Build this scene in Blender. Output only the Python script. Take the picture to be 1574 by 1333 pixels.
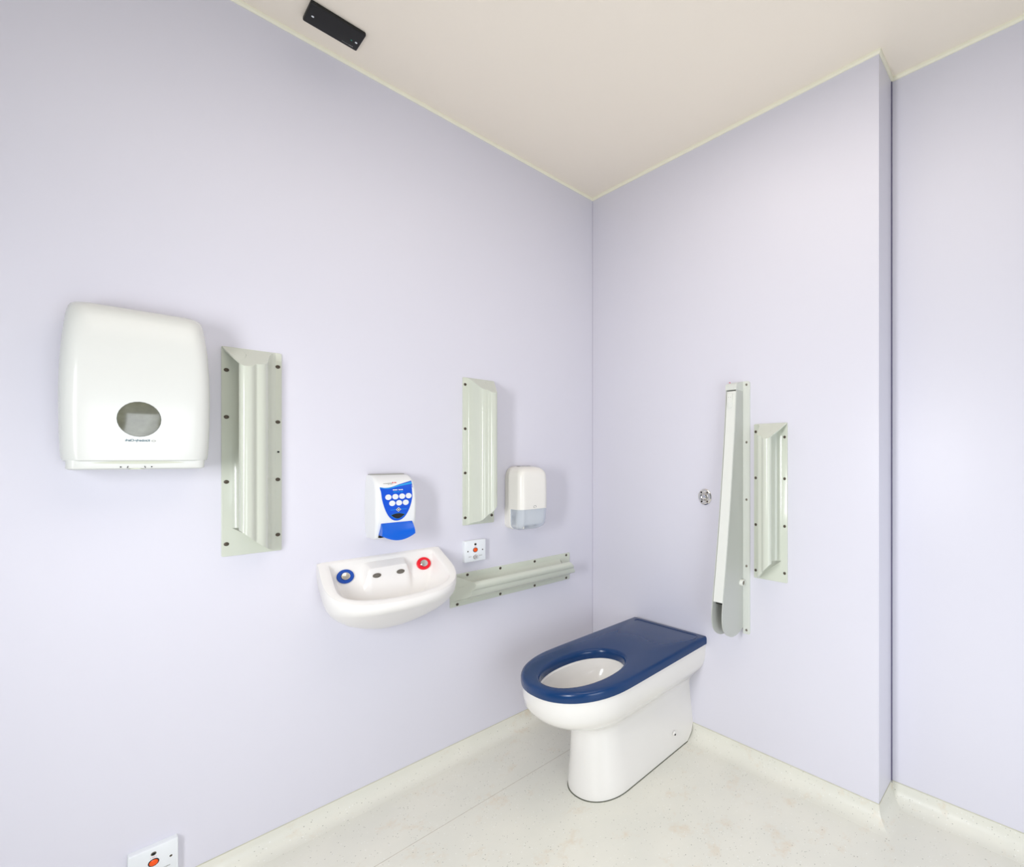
import bpy, bmesh, math, random
from mathutils import Vector, Matrix
random.seed(7)
for o in list(bpy.data.objects): bpy.data.objects.remove(o)
SC = bpy.context.scene
COL = SC.collection
R = math.radians
PI = math.pi

# ------------------------------------------------------------------ camera
cam = bpy.data.cameras.new('camera')
cam.sensor_width = 36.0
cam.lens = 16.25
cam.shift_x = -0.18933
cam.shift_y = 0.02382
cam.clip_start = 0.02
co = bpy.data.objects.new('camera', cam)
co.location = (1.91604, -1.56022, 1.20)
co.rotation_euler = (R(90), 0, R(37.083))
COL.objects.link(co)
SC.camera = co

# ------------------------------------------------------------------ world, exposure, lights
w = bpy.data.worlds.new('world'); SC.world = w; w.use_nodes = True
w.node_tree.nodes['Background'].inputs[0].default_value = (0.75, 0.85, 1, 1)
w.node_tree.nodes['Background'].inputs[1].default_value = 0.6
vs = SC.view_settings
vs.view_transform = 'Standard'; vs.look = 'None'; vs.gamma = 1.0; vs.exposure = 0.69
vs.use_curve_mapping = False


def area(name, loc, target, sx, sy, power, col):
    l = bpy.data.lights.new(name, 'AREA'); l.shape = 'RECTANGLE'
    l.size = sx; l.size_y = sy; l.energy = power; l.color = col
    o = bpy.data.objects.new(name, l); o.location = loc
    d = Vector(target) - Vector(loc)
    o.rotation_euler = d.to_track_quat('-Z', 'Y').to_euler()
    COL.objects.link(o)
    return o


area('window_daylight', (1.15, -2.19, 1.15), (0.92, 0, 0.45), 0.24, 0.85, 12, (0.97, 0.98, 1.0))
area('side_daylight', (2.84, -1.30, 0.75), (0.6, 0.0, 0.35), 1.0, 1.1, 11, (0.90, 0.95, 1.0))
area('ceiling_fill', (1.35, -1.05, 2.51), (1.35, -1.05, 0), 1.3, 1.3, 5.5, (1.0, 0.92, 0.82))  # added overhead fill that lifts the floor, no fixture modelled


# ------------------------------------------------------------------ materials
def mat(name, col, rough=0.5, metal=0.0, spec=0.5, coat=0.0, noise=0.0, nscale=20.0, bump=0.0, trans=0.0, alpha=1.0, ior=1.45):
    m = bpy.data.materials.new(name); m.use_nodes = True
    nt = m.node_tree; p = nt.nodes['Principled BSDF']
    p.inputs['Base Color'].default_value = (*col, 1)
    p.inputs['Roughness'].default_value = rough
    p.inputs['Metallic'].default_value = metal
    p.inputs['Specular IOR Level'].default_value = spec
    p.inputs['Coat Weight'].default_value = coat
    p.inputs['Coat Roughness'].default_value = 0.08
    p.inputs['Transmission Weight'].default_value = trans
    p.inputs['Alpha'].default_value = alpha
    p.inputs['IOR'].default_value = ior
    tc = nt.nodes.new('ShaderNodeTexCoord')
    nz = nt.nodes.new('ShaderNodeTexNoise'); nz.inputs['Scale'].default_value = nscale
    nz.inputs['Detail'].default_value = 3
    nt.links.new(tc.outputs['Object'], nz.inputs['Vector'])
    if noise > 0:
        mx = nt.nodes.new('ShaderNodeMixRGB'); mx.blend_type = 'MULTIPLY'
        rp = nt.nodes.new('ShaderNodeValToRGB')
        rp.color_ramp.elements[0].position = 0.3; rp.color_ramp.elements[1].position = 0.7
        k = 1 - noise
        rp.color_ramp.elements[0].color = (k, k, k, 1); rp.color_ramp.elements[1].color = (1, 1, 1, 1)
        mx.inputs[0].default_value = 1
        mx.inputs[1].default_value = (*col, 1)
        nt.links.new(nz.outputs['Fac'], rp.inputs[0]); nt.links.new(rp.outputs[0], mx.inputs[2])
        nt.links.new(mx.outputs[0], p.inputs['Base Color'])
    if bump > 0:
        b = nt.nodes.new('ShaderNodeBump'); b.inputs['Strength'].default_value = bump
        b.inputs['Distance'].default_value = 0.002
        nt.links.new(nz.outputs['Fac'], b.inputs['Height']); nt.links.new(b.outputs[0], p.inputs['Normal'])
    return m


def s2l(r, g, b):
    f = lambda c: (c/255/12.92) if c/255 <= 0.04045 else ((c/255+0.055)/1.055)**2.4
    return (f(r), f(g), f(b))


M_WALL = mat('lavender_laminate', s2l(225, 223, 233), 0.34, spec=0.35, noise=0.012, nscale=1.2)
M_BACKW = mat('dimmed_back_wall', s2l(122, 132, 140), 0.4, noise=0.03)  # unseen back wall, toned dark to cut bounce and deepen shadows
M_FARW = mat('dimmed_far_wall', s2l(165, 172, 180), 0.4, noise=0.03)  # unseen far wall, greyed to hold back bounced light
M_CEIL = mat('ceiling_panel', s2l(250, 240, 224), 0.45, spec=0.25, noise=0.01, nscale=2)
M_TRIM = mat('cream_trim', s2l(250, 246, 224), 0.4, noise=0.02)
M_JOINT = mat('dark_joint', s2l(105, 100, 130), 0.6, noise=0.1)
M_CER = mat('white_ceramic', s2l(240, 237, 232), 0.14, spec=0.5, coat=0.3, noise=0.008, nscale=3)
M_BASIN = mat('white_solid_surface', s2l(245, 242, 238), 0.28, spec=0.45, noise=0.01, nscale=3)
M_SEAT = mat('navy_seat_plastic', s2l(12, 56, 106), 0.24, spec=0.5, noise=0.08, nscale=5)
M_SEATL = mat('navy_groove', s2l(14, 44, 90), 0.35, noise=0.05)
M_RAIL = mat('grey_green_plastic', s2l(213, 217, 203), 0.20, spec=0.5, coat=0.2, noise=0.015, nscale=6)
M_HOUS = mat('pale_grey_plastic', s2l(218, 221, 214), 0.3, noise=0.015, nscale=6)
M_SIDE = mat('shaded_side_plastic', s2l(198, 200, 194), 0.3, noise=0.015, nscale=6)  # housing plastic darkened: shade of the side panels put into the colour
M_ARM = mat('off_white_arm_cover', s2l(231, 232, 225), 0.35, noise=0.01)
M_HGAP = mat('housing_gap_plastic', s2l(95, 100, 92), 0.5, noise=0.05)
M_WHITE = mat('white_dispenser_plastic', s2l(225, 226, 221), 0.20, spec=0.5, noise=0.006, nscale=4)
M_WARMW = mat('warm_white_plastic', s2l(243, 240, 233), 0.22, noise=0.006, nscale=4)
M_SLOT = mat('slot_plastic', s2l(208, 211, 193), 0.4, noise=0.02)
M_LENS = mat('smoked_lens', s2l(112, 112, 94), 0.08, spec=0.8, noise=0.25, nscale=60)
M_LENSRIM = mat('lens_rim', s2l(85, 88, 78), 0.3, noise=0.05)
M_BLUE = mat('blue_label', s2l(8, 84, 214), 0.3, noise=0.05, nscale=30)
M_LBLUE = mat('cyan_label', s2l(30, 165, 235), 0.35, noise=0.03)
M_LEVER = mat('blue_lever', s2l(12, 100, 218), 0.2, spec=0.5, noise=0.05, nscale=20)
M_ICON = mat('white_icon', s2l(236, 238, 240), 0.4, noise=0.04, nscale=300)
M_GREYTX = mat('grey_print', s2l(165, 165, 160), 0.5, noise=0.05)
M_TEALTX = mat('teal_print', s2l(80, 115, 130), 0.5, noise=0.05)
M_REDTX = mat('red_print', s2l(230, 60, 70), 0.5, noise=0.05)
M_DARK = mat('dark_window', s2l(42, 42, 48), 0.12, spec=0.6, noise=0.1)
M_BLACK = mat('black_plastic', s2l(20, 20, 20), 0.5, noise=0.15, nscale=30)
M_HOLE = mat('black_hole', s2l(18, 16, 14), 0.7, noise=0.1)
M_STEEL = mat('steel_screw', s2l(150, 142, 130), 0.35, metal=0.8, noise=0.3, nscale=400)
M_STEELD = mat('dark_steel_screw', s2l(96, 86, 74), 0.4, metal=0.5, noise=0.3, nscale=400)
M_CHROME = mat('chrome', s2l(225, 222, 216), 0.12, metal=1.0, noise=0.06, nscale=90)
M_RINGB = mat('blue_ring', s2l(0, 72, 170), 0.3, noise=0.04)
M_RINGR = mat('red_ring', s2l(238, 22, 42), 0.3, noise=0.04)
M_ORANGE = mat('orange_button', s2l(255, 88, 10), 0.25, noise=0.05)
M_PWHITE = mat('alarm_plate_white', s2l(240, 243, 246), 0.22, noise=0.006)
M_TRAY = mat('translucent_blue_window', s2l(226, 234, 247), 0.12, alpha=0.5, noise=0.03, nscale=8)
M_INNER = mat('inner_tray', s2l(238, 238, 234), 0.5, noise=0.03)
M_SEAL = mat('dark_sealant', s2l(96, 98, 82), 0.7, noise=0.3, nscale=60)
M_GREEN = mat('green_led', s2l(60, 150, 130), 0.3, noise=0.05)
M_PIN = mat('pink_print', s2l(235, 160, 150), 0.5, noise=0.05)
M_GLASS = mat('window_glass', (0.9, 0.95, 1), 0.05, alpha=0.15)


def floor_material():
    m = bpy.data.materials.new('speckled_vinyl'); m.use_nodes = True
    nt = m.node_tree; N = nt.nodes; L = nt.links; p = N['Principled BSDF']
    tc = N.new('ShaderNodeTexCoord')

    def vor(scale, rnd=1):
        v = N.new('ShaderNodeTexVoronoi'); v.inputs['Scale'].default_value = scale
        L.new(tc.outputs['Object'], v.inputs['Vector']); return v

    def ramp(src, a, b, c0, c1):
        r = N.new('ShaderNodeValToRGB')
        r.color_ramp.elements[0].position = a; r.color_ramp.elements[1].position = b
        r.color_ramp.elements[0].color = (*c0, 1); r.color_ramp.elements[1].color = (*c1, 1)
        L.new(src, r.inputs[0]); return r.outputs[0]

    def mix(f, a, b):
        x = N.new('ShaderNodeMixRGB'); L.new(f, x.inputs[0])
        for i, s in ((1, a), (2, b)):
            if isinstance(s, tuple): x.inputs[i].default_value = (*s, 1)
            else: L.new(s, x.inputs[i])
        return x.outputs[0]

    base = s2l(228, 227, 216); lite = s2l(234, 232, 220)
    nz = N.new('ShaderNodeTexNoise'); nz.inputs['Scale'].default_value = 5; nz.inputs['Detail'].default_value = 6
    L.new(tc.outputs['Object'], nz.inputs['Vector'])
    c = ramp(nz.outputs['Fac'], 0.35, 0.65, base, lite)
    # faint peach stains
    n2 = N.new('ShaderNodeTexNoise'); n2.inputs['Scale'].default_value = 9; n2.inputs['Detail'].default_value = 8
    n2.inputs['Roughness'].default_value = 0.7
    L.new(tc.outputs['Object'], n2.inputs['Vector'])
    st = ramp(n2.outputs['Fac'], 0.56, 0.74, (0, 0, 0), (0.75, 0.75, 0.75))
    c = mix(st, c, s2l(222, 205, 180))
    # dark chips: per-cell random gate times small distance
    for sc, g0, d, colr in ((170, 0.90, 0.22, s2l(150, 148, 135)), (120, 0.93, 0.2, s2l(130, 128, 112)), (150, 0.93, 0.28, s2l(250, 250, 245))):
        v = vor(sc)
        sep = N.new('ShaderNodeSeparateColor'); L.new(v.outputs['Color'], sep.inputs[0])
        gt = N.new('ShaderNodeMath'); gt.operation = 'GREATER_THAN'; gt.inputs[1].default_value = g0
        L.new(sep.outputs[0], gt.inputs[0])
        lt = N.new('ShaderNodeMath'); lt.operation = 'LESS_THAN'; lt.inputs[1].default_value = d
        L.new(v.outputs['Distance'], lt.inputs[0])
        mu = N.new('ShaderNodeMath'); mu.operation = 'MULTIPLY'
        L.new(gt.outputs[0], mu.inputs[0]); L.new(lt.outputs[0], mu.inputs[1])
        k = N.new('ShaderNodeMath'); k.operation = 'MULTIPLY'; k.inputs[1].default_value = 0.6
        L.new(mu.outputs[0], k.inputs[0])
        c = mix(k.outputs[0], c, colr)
    L.new(c, p.inputs['Base Color'])
    p.inputs['Roughness'].default_value = 0.36
    b = N.new('ShaderNodeBump'); b.inputs['Strength'].default_value = 0.12; b.inputs['Distance'].default_value = 0.001
    n3 = N.new('ShaderNodeTexNoise'); n3.inputs['Scale'].default_value = 90
    L.new(tc.outputs['Object'], n3.inputs['Vector']); L.new(n3.outputs['Fac'], b.inputs['Height'])
    L.new(b.outputs[0], p.inputs['Normal'])
    return m


M_FLOOR = floor_material()

# ------------------------------------------------------------------ helpers


class MB:
    def __init__(s): s.v = []; s.f = []

    def add(s, verts, faces):
        o = len(s.v); s.v += [tuple(v) for v in verts]; s.f += [[i+o for i in f] for f in faces]

    def box(s, a, b, bev=0.0):
        x0, y0, z0 = a; x1, y1, z1 = b
        if bev <= 0:
            s.add([(x, y, z) for z in (z0, z1) for y in (y0, y1) for x in (x0, x1)],
                  [(0, 2, 3, 1), (4, 5, 7, 6), (0, 1, 5, 4), (2, 6, 7, 3), (0, 4, 6, 2), (1, 3, 7, 5)])
        else:
            bm = bmesh.new(); bmesh.ops.create_cube(bm, size=1)
            for v in bm.verts:
                v.co = Vector(((x0+x1)/2+v.co.x*(x1-x0), (y0+y1)/2+v.co.y*(y1-y0), (z0+z1)/2+v.co.z*(z1-z0)))
            bmesh.ops.bevel(bm, geom=list(bm.edges), offset=bev, segments=3, affect='EDGES', profile=0.5)
            s.bm(bm)

    def bm(s, bm):
        bm.verts.index_update()
        s.add([v.co[:] for v in bm.verts], [[v.index for v in f.verts] for f in bm.faces]); bm.free()

    def loft(s, rings, cap0=True, cap1=True, closed=True):
        n = len(rings[0]); o = len(s.v)
        for r in rings: s.v += [tuple(p) for p in r]
        for i in range(len(rings)-1):
            for j in range(n if closed else n-1):
                k = (j+1) % n
                s.f.append([o+i*n+j, o+i*n+k, o+(i+1)*n+k, o+(i+1)*n+j])
        if cap0: s.f.append([o+j for j in range(n)][::-1])
        if cap1: s.f.append([o+(len(rings)-1)*n+j for j in range(n)])

    def prism(s, pts, w0, w1, bev=0.0):
        """outline in (u, v) extruded along w, optional bevel on the w1 edge"""
        if bev > 0:
            cx = sum(p[0] for p in pts)/len(pts); cy = sum(p[1] for p in pts)/len(pts)
            mx = max(math.hypot(p[0]-cx, p[1]-cy) for p in pts); k = 1-bev/mx; k2 = 1-bev*0.3/mx
            sc = lambda q: [(cx+(p[0]-cx)*q, cy+(p[1]-cy)*q) for p in pts]
            s.loft([[(*p, w0) for p in pts], [(*p, w1-bev) for p in pts],
                    [(*p, w1-bev*0.3) for p in sc(k2)], [(*p, w1) for p in sc(k)]])
        else:
            s.loft([[(*p, w0) for p in pts], [(*p, w1) for p in pts]])

    def lathe(s, prof, c=(0, 0, 0), ax=2, n=24, cap=True):
        rings = []
        for r, h in prof:
            ring = []
            for i in range(n):
                a = 2*PI*i/n; p = [r*math.cos(a), r*math.sin(a), h]
                if ax == 0: p = [p[2], p[0], p[1]]
                if ax == 1: p = [p[1], p[2], p[0]]
                ring.append((p[0]+c[0], p[1]+c[1], p[2]+c[2]))
            rings.append(ring)
        s.loft(rings, cap, cap)

    def tube(s, pts, r, n=8, closed=False):
        rings = []
        N = len(pts)
        for i, p in enumerate(pts):
            p = Vector(p); a = Vector(pts[max(i-1, 0)]); b = Vector(pts[min(i+1, N-1)])
            t = (b-a).normalized(); up = Vector((0, 0, 1)) if abs(t.z) < 0.9 else Vector((1, 0, 0))
            x = t.cross(up).normalized(); y = t.cross(x).normalized()
            rings.append([tuple(p+r*(math.cos(2*PI*k/n)*x+math.sin(2*PI*k/n)*y)) for k in range(n)])
        s.loft(rings)

    def build(s, name, m, parent=None, smooth=35, label=None):
        me = bpy.data.meshes.new(name); me.from_pydata(s.v, [], s.f)
        bm = bmesh.new(); bm.from_mesh(me)
        bmesh.ops.remove_doubles(bm, verts=bm.verts, dist=1e-6)
        bmesh.ops.recalc_face_normals(bm, faces=bm.faces)
        for f in bm.faces: f.smooth = smooth > 0
        for e in bm.edges:
            if len(e.link_faces) == 2:
                try: ang = e.calc_face_angle()
                except ValueError: ang = 0
                if ang > R(smooth): e.smooth = False
            else: e.smooth = False
        bm.to_mesh(me); bm.free()
        me.materials.append(m)
        o = bpy.data.objects.new(name, me); COL.objects.link(o)
        if parent is not None: o.parent = parent
        if label: o['label'] = label
        return o


def rrect(u0, v0, u1, v1, r, n=5):
    """rounded rectangle outline, counter-clockwise; r may be one radius or (bl, br, tr, tl)"""
    if not isinstance(r, (tuple, list)): r = (r,)*4
    out = []
    for (cx, cy, rr, a0) in ((u0, v0, r[0], PI), (u1, v0, r[1], 1.5*PI), (u1, v1, r[2], 0), (u0, v1, r[3], PI/2)):
        sx = 1 if cx == u0 else -1; sy = 1 if cy == v0 else -1
        if rr <= 0: out.append((cx, cy)); continue
        for i in range(n+1):
            a = a0+PI/2*i/n
            out.append((cx+sx*rr+rr*math.cos(a), cy+sy*rr+rr*math.sin(a)))
    return out


def ellipse(cx, cy, a, b, n=28): return [(cx+a*math.cos(2*PI*i/n), cy+b*math.sin(2*PI*i/n)) for i in range(n)]


def lerp_tab(tab, x):
    if x <= tab[0][0]: return tab[0][1]
    for (a, fa), (b, fb) in zip(tab, tab[1:]):
        if x <= b: return fa+(fb-fa)*(x-a)/(b-a)
    return tab[-1][1]


def smooth_tab(tab, x):
    """catmull-rom through the table"""
    if x <= tab[0][0]: return tab[0][1]
    if x >= tab[-1][0]: return tab[-1][1]
    for i in range(len(tab)-1):
        if x <= tab[i+1][0]:
            x0, y0 = tab[i]; x1, y1 = tab[i+1]; t = (x-x0)/(x1-x0)
            ya = tab[i-1] if i > 0 else None; yb = tab[i+2] if i+2 < len(tab) else None
            m0 = (y1-ya[1])/(x1-ya[0])*(x1-x0) if ya else (y1-y0)
            m1 = (yb[1]-y0)/(yb[0]-x0)*(x1-x0) if yb else (y1-y0)
            return (2*t**3-3*t*t+1)*y0+(t**3-2*t*t+t)*m0+(-2*t**3+3*t*t)*y1+(t**3-t*t)*m1


# object axes: u along the wall, v up, w out of the wall
ML = Matrix(((0, 0, 1, 0), (1, 0, 0, 0), (0, 1, 0, 0), (0, 0, 0, 1)))     # on the left wall (x = 0)
MR = Matrix(((1, 0, 0, 0), (0, 0, -1, 0), (0, 1, 0, 0), (0, 0, 0, 1)))    # on the right wall (y = 0)


def thing(name, label, cat, loc=(0, 0, 0), m=None, group=None):
    o = bpy.data.objects.new(name, None); o.empty_display_size = 0.05; COL.objects.link(o)
    if m is not None: o.matrix_world = Matrix.Translation(loc) @ m
    else: o.location = loc
    o['label'] = label; o['category'] = cat
    if group: o['group'] = group
    return o


def on_left(name, label, cat, u, v, group=None): return thing(name, label, cat, (0, u, v), ML, group)
def on_right(name, label, cat, u, v, group=None): return thing(name, label, cat, (u, 0, v), MR, group)


def struct(o): o['kind'] = 'structure'; return o


def text_mesh(txt, size, mirrored, bold=0.0):
    """flat lettering centred on the origin"""
    cu = bpy.data.curves.new('t', 'FONT'); cu.body = txt; cu.size = size; cu.align_x = 'CENTER'; cu.align_y = 'CENTER'
    cu.offset = bold; cu.resolution_u = 3
    ob = bpy.data.objects.new('t', cu); COL.objects.link(ob)
    dg = bpy.context.evaluated_depsgraph_get()
    me = ob.evaluated_get(dg).to_mesh()
    vs_ = [tuple(v.co) for v in me.vertices]; fs = [list(p.vertices) for p in me.polygons]
    ob.evaluated_get(dg).to_mesh_clear()
    bpy.data.objects.remove(ob); bpy.data.curves.remove(cu)
    if mirrored: vs_ = [(-x, y, z) for x, y, z in vs_]
    return vs_, fs


def text_part(name, txt, size, u, v, wfun, m, parent, width=None, mirrored=True, bold=0.0, rot=0.0):
    vs_, fs = text_mesh(txt, size, mirrored, bold)
    if width and vs_:
        ww = max(a[0] for a in vs_)-min(a[0] for a in vs_); k = width/ww
        vs_ = [(x*k, y, z) for x, y, z in vs_]
    mb = MB(); c, s = math.cos(rot), math.sin(rot)
    mb.add([(u+x*c-y*s, v+x*s+y*c, wfun(v+y)) for x, y, z in vs_], fs)
    return mb.build(name, m, parent, smooth=0)


def print_part(name, words, size, u, v, wfun, m, parent, width, rot=0.0):
    """print too small to be read in the photo: rows of tiny uneven strokes, words = stroke counts"""
    tot = sum(words)+1.2*(len(words)-1); p = width/tot; mb = MB(); x = -width/2; c, s = math.cos(rot), math.sin(rot)
    rnd = random.Random(len(words)*31+sum(words))
    for n in words:
        for k in range(n):
            h0 = -size*(0.32+0.06*rnd.random()); h1 = size*(0.20+0.16*rnd.random()); a, b = x+p*0.06, x+p*(0.74+0.2*rnd.random())
            mb.add([(u+q*c-r*s, v+q*s+r*c, wfun(v+r)) for q, r in ((a, h0), (b, h0), (b, h1), (a, h1))], [(0, 1, 2, 3)])
            x += p
        x += 1.2*p
    return mb.build(name, m, parent, smooth=0)


# ------------------------------------------------------------------ room
ZC = 2.545          # ceiling height
CX = 1.452          # outer corner of the right wall
RD = 0.145          # depth of the recess
XF = 2.90           # far wall
YB = -2.20          # wall behind the camera
SK = 0.056          # top of the coved vinyl

mb = MB(); mb.box((-0.05, YB-0.05, -0.05), (XF+0.05, RD+0.05, 0.0))
struct(mb.build('floor', M_FLOOR))
mb = MB(); mb.box((-0.05, YB-0.05, ZC), (XF+0.05, RD+0.05, ZC+0.05))
struct(mb.build('ceiling', M_CEIL))
mb = MB(); mb.box((-0.05, YB-0.05, 0.0), (0.0, RD+0.05, ZC)); struct(mb.build('wall_left', M_WALL))
mb = MB(); mb.box((0.0, 0.0, 0.0), (CX, RD, ZC)); struct(mb.build('wall_right', M_WALL))
mb = MB(); mb.box((CX, RD, 0.0), (XF, RD+0.05, ZC)); struct(mb.build('wall_recess', M_WALL))
mb = MB(); mb.box((CX, RD-0.0035, 0.05), (CX+0.0035, RD, ZC-0.012)); struct(mb.build('trim_1', M_JOINT))
mb = MB(); mb.box((0.0, -0.0012, 0.05), (0.0012, 0.0, ZC-0.012)); struct(mb.build('trim_2', mat('pale_joint', s2l(176, 172, 190), 0.6, noise=0.1)))
# unseen far and back walls, window openings added for the daylight
def wall_with_opening(name, axis, pos, th, lo, hi, o0, o1, z0, z1):
    m_ = MB()
    def b(a0, a1, c0, c1):
        if axis == 'x': m_.box((pos, a0, c0), (pos+th, a1, c1))
        else: m_.box((a0, pos-th, c0), (a1, pos, c1))
    b(lo, o0, 0, ZC); b(o1, hi, 0, ZC); b(o0, o1, 0, z0); b(o0, o1, z1, ZC)
    struct(m_.build(name, M_BACKW if name == 'wall_back' else M_FARW, smooth=0))
wall_with_opening('wall_far', 'x', XF, 0.05, YB, RD, -1.85, -0.75, 0.15, 1.65)
wall_with_opening('wall_back', 'y', YB, 0.05, 0.0, XF, 0.95, 1.35, 0.65, 1.75)
for nm, a, b in (('window_1', (XF+0.01, -1.85, 0.15), (XF+0.04, -0.75, 1.65)), ('window_2', (0.95, YB-0.04, 0.65), (1.35, YB-0.01, 1.75))):
    m_ = MB(); t = 0.04
    if nm == 'window_1':
        m_.box(a, (b[0], a[1]+t, b[2])); m_.box((a[0], b[1]-t, a[2]), b)
        m_.box((a[0], a[1]+t, a[2]), (b[0], b[1]-t, a[2]+t)); m_.box((a[0], a[1]+t, b[2]-t), (b[0], b[1]-t, b[2]))
        g = MB(); g.box((a[0]+0.012, a[1]+t, a[2]+t), (a[0]+0.018, b[1]-t, b[2]-t))
    else:
        m_.box(a, (a[0]+t, b[1], b[2])); m_.box((b[0]-t, a[1], a[2]), b)
        m_.box((a[0]+t, a[1], a[2]), (b[0]-t, b[1], a[2]+t)); m_.box((a[0]+t, a[1], b[2]-t), (b[0]-t, b[1], b[2]))
        g = MB(); g.box((a[0]+t, a[1]+0.012, a[2]+t), (b[0]-t, a[1]+0.018, b[2]-t))
    fr = struct(m_.build(nm, M_PWHITE, smooth=0)); g.build('pane', M_GLASS, fr)

# cream ceiling trims: small quarter bead, path mitred at the corners
def sweep(path, prof, name, m, smooth=40):
    """path: xy points with the room on their right-hand side; prof: (distance from wall, z)"""
    P = [Vector(p) for p in path]; rings = []
    for i, p in enumerate(P):
        d0 = (P[i]-P[i-1]).normalized() if i > 0 else (P[1]-P[0]).normalized()
        d1 = (P[i+1]-P[i]).normalized() if i < len(P)-1 else d0
        n0 = Vector((d0.y, -d0.x)); n1 = Vector((d1.y, -d1.x))
        n = (n0+n1); n = n/(n.dot(n0))
        rings.append([(p.x+n.x*q[0], p.y+n.y*q[0], q[1]) for q in prof])
    m_ = MB(); m_.loft(rings)
    return struct(m_.build(name, m, smooth=smooth))

TW = 0.0075
bead = [(0, ZC), (0, ZC-0.0125), (0.003, ZC-0.0125), (0.0055, ZC-0.010), (TW, ZC-0.006), (TW, ZC)]
# walls run so that the room lies to the right when walking from (0, YB) to (0, 0) to (CX, 0) ...
CORN = [(0, YB), (0, 0), (CX, 0), (CX, RD), (XF, RD)]
def seg(i, prof, name, m):
    """one wall's piece of a swept profile with mitred ends"""
    P = [Vector(p) for p in CORN]
    def off(j, q):
        d0 = (P[j]-P[j-1]).normalized() if j > 0 else (P[1]-P[0]).normalized()
        d1 = (P[j+1]-P[j]).normalized() if j < len(P)-1 else d0
        n0 = Vector((d0.y, -d0.x)); n1 = Vector((d1.y, -d1.x)); n = n0+n1; n = n/n.dot(n0)
        return (P[j].x+n.x*q[0], P[j].y+n.y*q[0], q[1])
    m_ = MB(); m_.loft([[off(i, q) for q in prof], [off(i+1, q) for q in prof]])
    return struct(m_.build(name, m, smooth=30))
for i, nm in enumerate(('trim_3', 'trim_4', 'trim_5', 'trim_6')): seg(i, bead, nm, M_TRIM)
CR = 0.050
cove = [(0, -0.002), (0, SK), (0.0018, SK), (0.0022, CR+0.002)] + \
       [(0.0022+CR*(1-math.cos(a*PI/2/9)), 0.0002+CR*(1-math.sin(a*PI/2/9))) for a in range(1, 10)] + [(CR+0.004, -0.002)]
for i, nm in enumerate(('baseboard_left', 'baseboard_right', 'baseboard_corner', 'baseboard_recess')): seg(i, cove, nm, M_FLOOR)
capp = [(0, SK), (0, SK+0.0022), (0.0016, SK+0.0022), (0.002, SK)]
M_CAP = mat('vinyl_edge_seal', s2l(212, 210, 190), 0.5, noise=0.15, nscale=30)
for i, nm in enumerate(('trim_7', 'trim_8', 'trim_9', 'trim_10')): seg(i, capp, nm, M_CAP)
# weld seam in the vinyl
mb = MB(); mb.box((0.322, -2.1, -0.001), (0.3235, -0.30, 0.0003)); struct(mb.build('trim_11', mat('weld_seam', s2l(196, 186, 168), 0.6, noise=0.3, nscale=40)))


# ------------------------------------------------------------------ moulded grip rails
# profile across the moulding: t from the finger-hollow edge to the sloping edge, w out of the wall
GP = [(.020, .0035), (.028, .0060), (.036, .0105), (.043, .018), (.0465, .028), (.046, .040), (.041, .051), (.034, .060),
      (.0285, .067), (.0262, .074), (.0275, .081), (.032, .0865), (.039, .089), (.046, .0885), (.052, .086), (.0565, .0815), (.0595, .0765),
      (.063, .0738), (.069, .0732), (.076, .0715), (.083, .067), (.0885, .059), (.092, .048), (.095, .036), (.099, .024),
      (.104, .014), (.109, .0078), (.116, .0040), (.116, .001), (.020, .001)]


def dense_profile(pts, n=3):
    """spline through the moulded profile; keeps the source index of every point"""
    out = []
    for k in range(len(pts)-1):
        p0 = pts[max(k-1, 0)]; p1 = pts[k]; p2 = pts[k+1]; p3 = pts[min(k+2, len(pts)-1)]
        if k >= len(pts)-3: out.append((p1[0], p1[1], k)); continue
        for i in range(n):
            t = i/n
            out.append(tuple(0.5*((2*p1[c])+(-p0[c]+p2[c])*t+(2*p0[c]-5*p1[c]+4*p2[c]-p3[c])*t*t+(-p0[c]+3*p1[c]-3*p2[c]+p3[c])*t**3) for c in (0, 1))+(k+t,))
    out.append((pts[-1][0], pts[-1][1], len(pts)-1)); return out


GPD = dense_profile(GP)


def screw_mb(u, v, w, r=0.0055):
    m_ = MB()
    m_.lathe([(r, -0.001), (r, 0.0008), (r*0.8, 0.0018), (r*0.45, 0.0022), (r*0.4, 0.0012), (0.0004, 0.001)], (u, v, w), n=16)
    return m_


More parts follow.
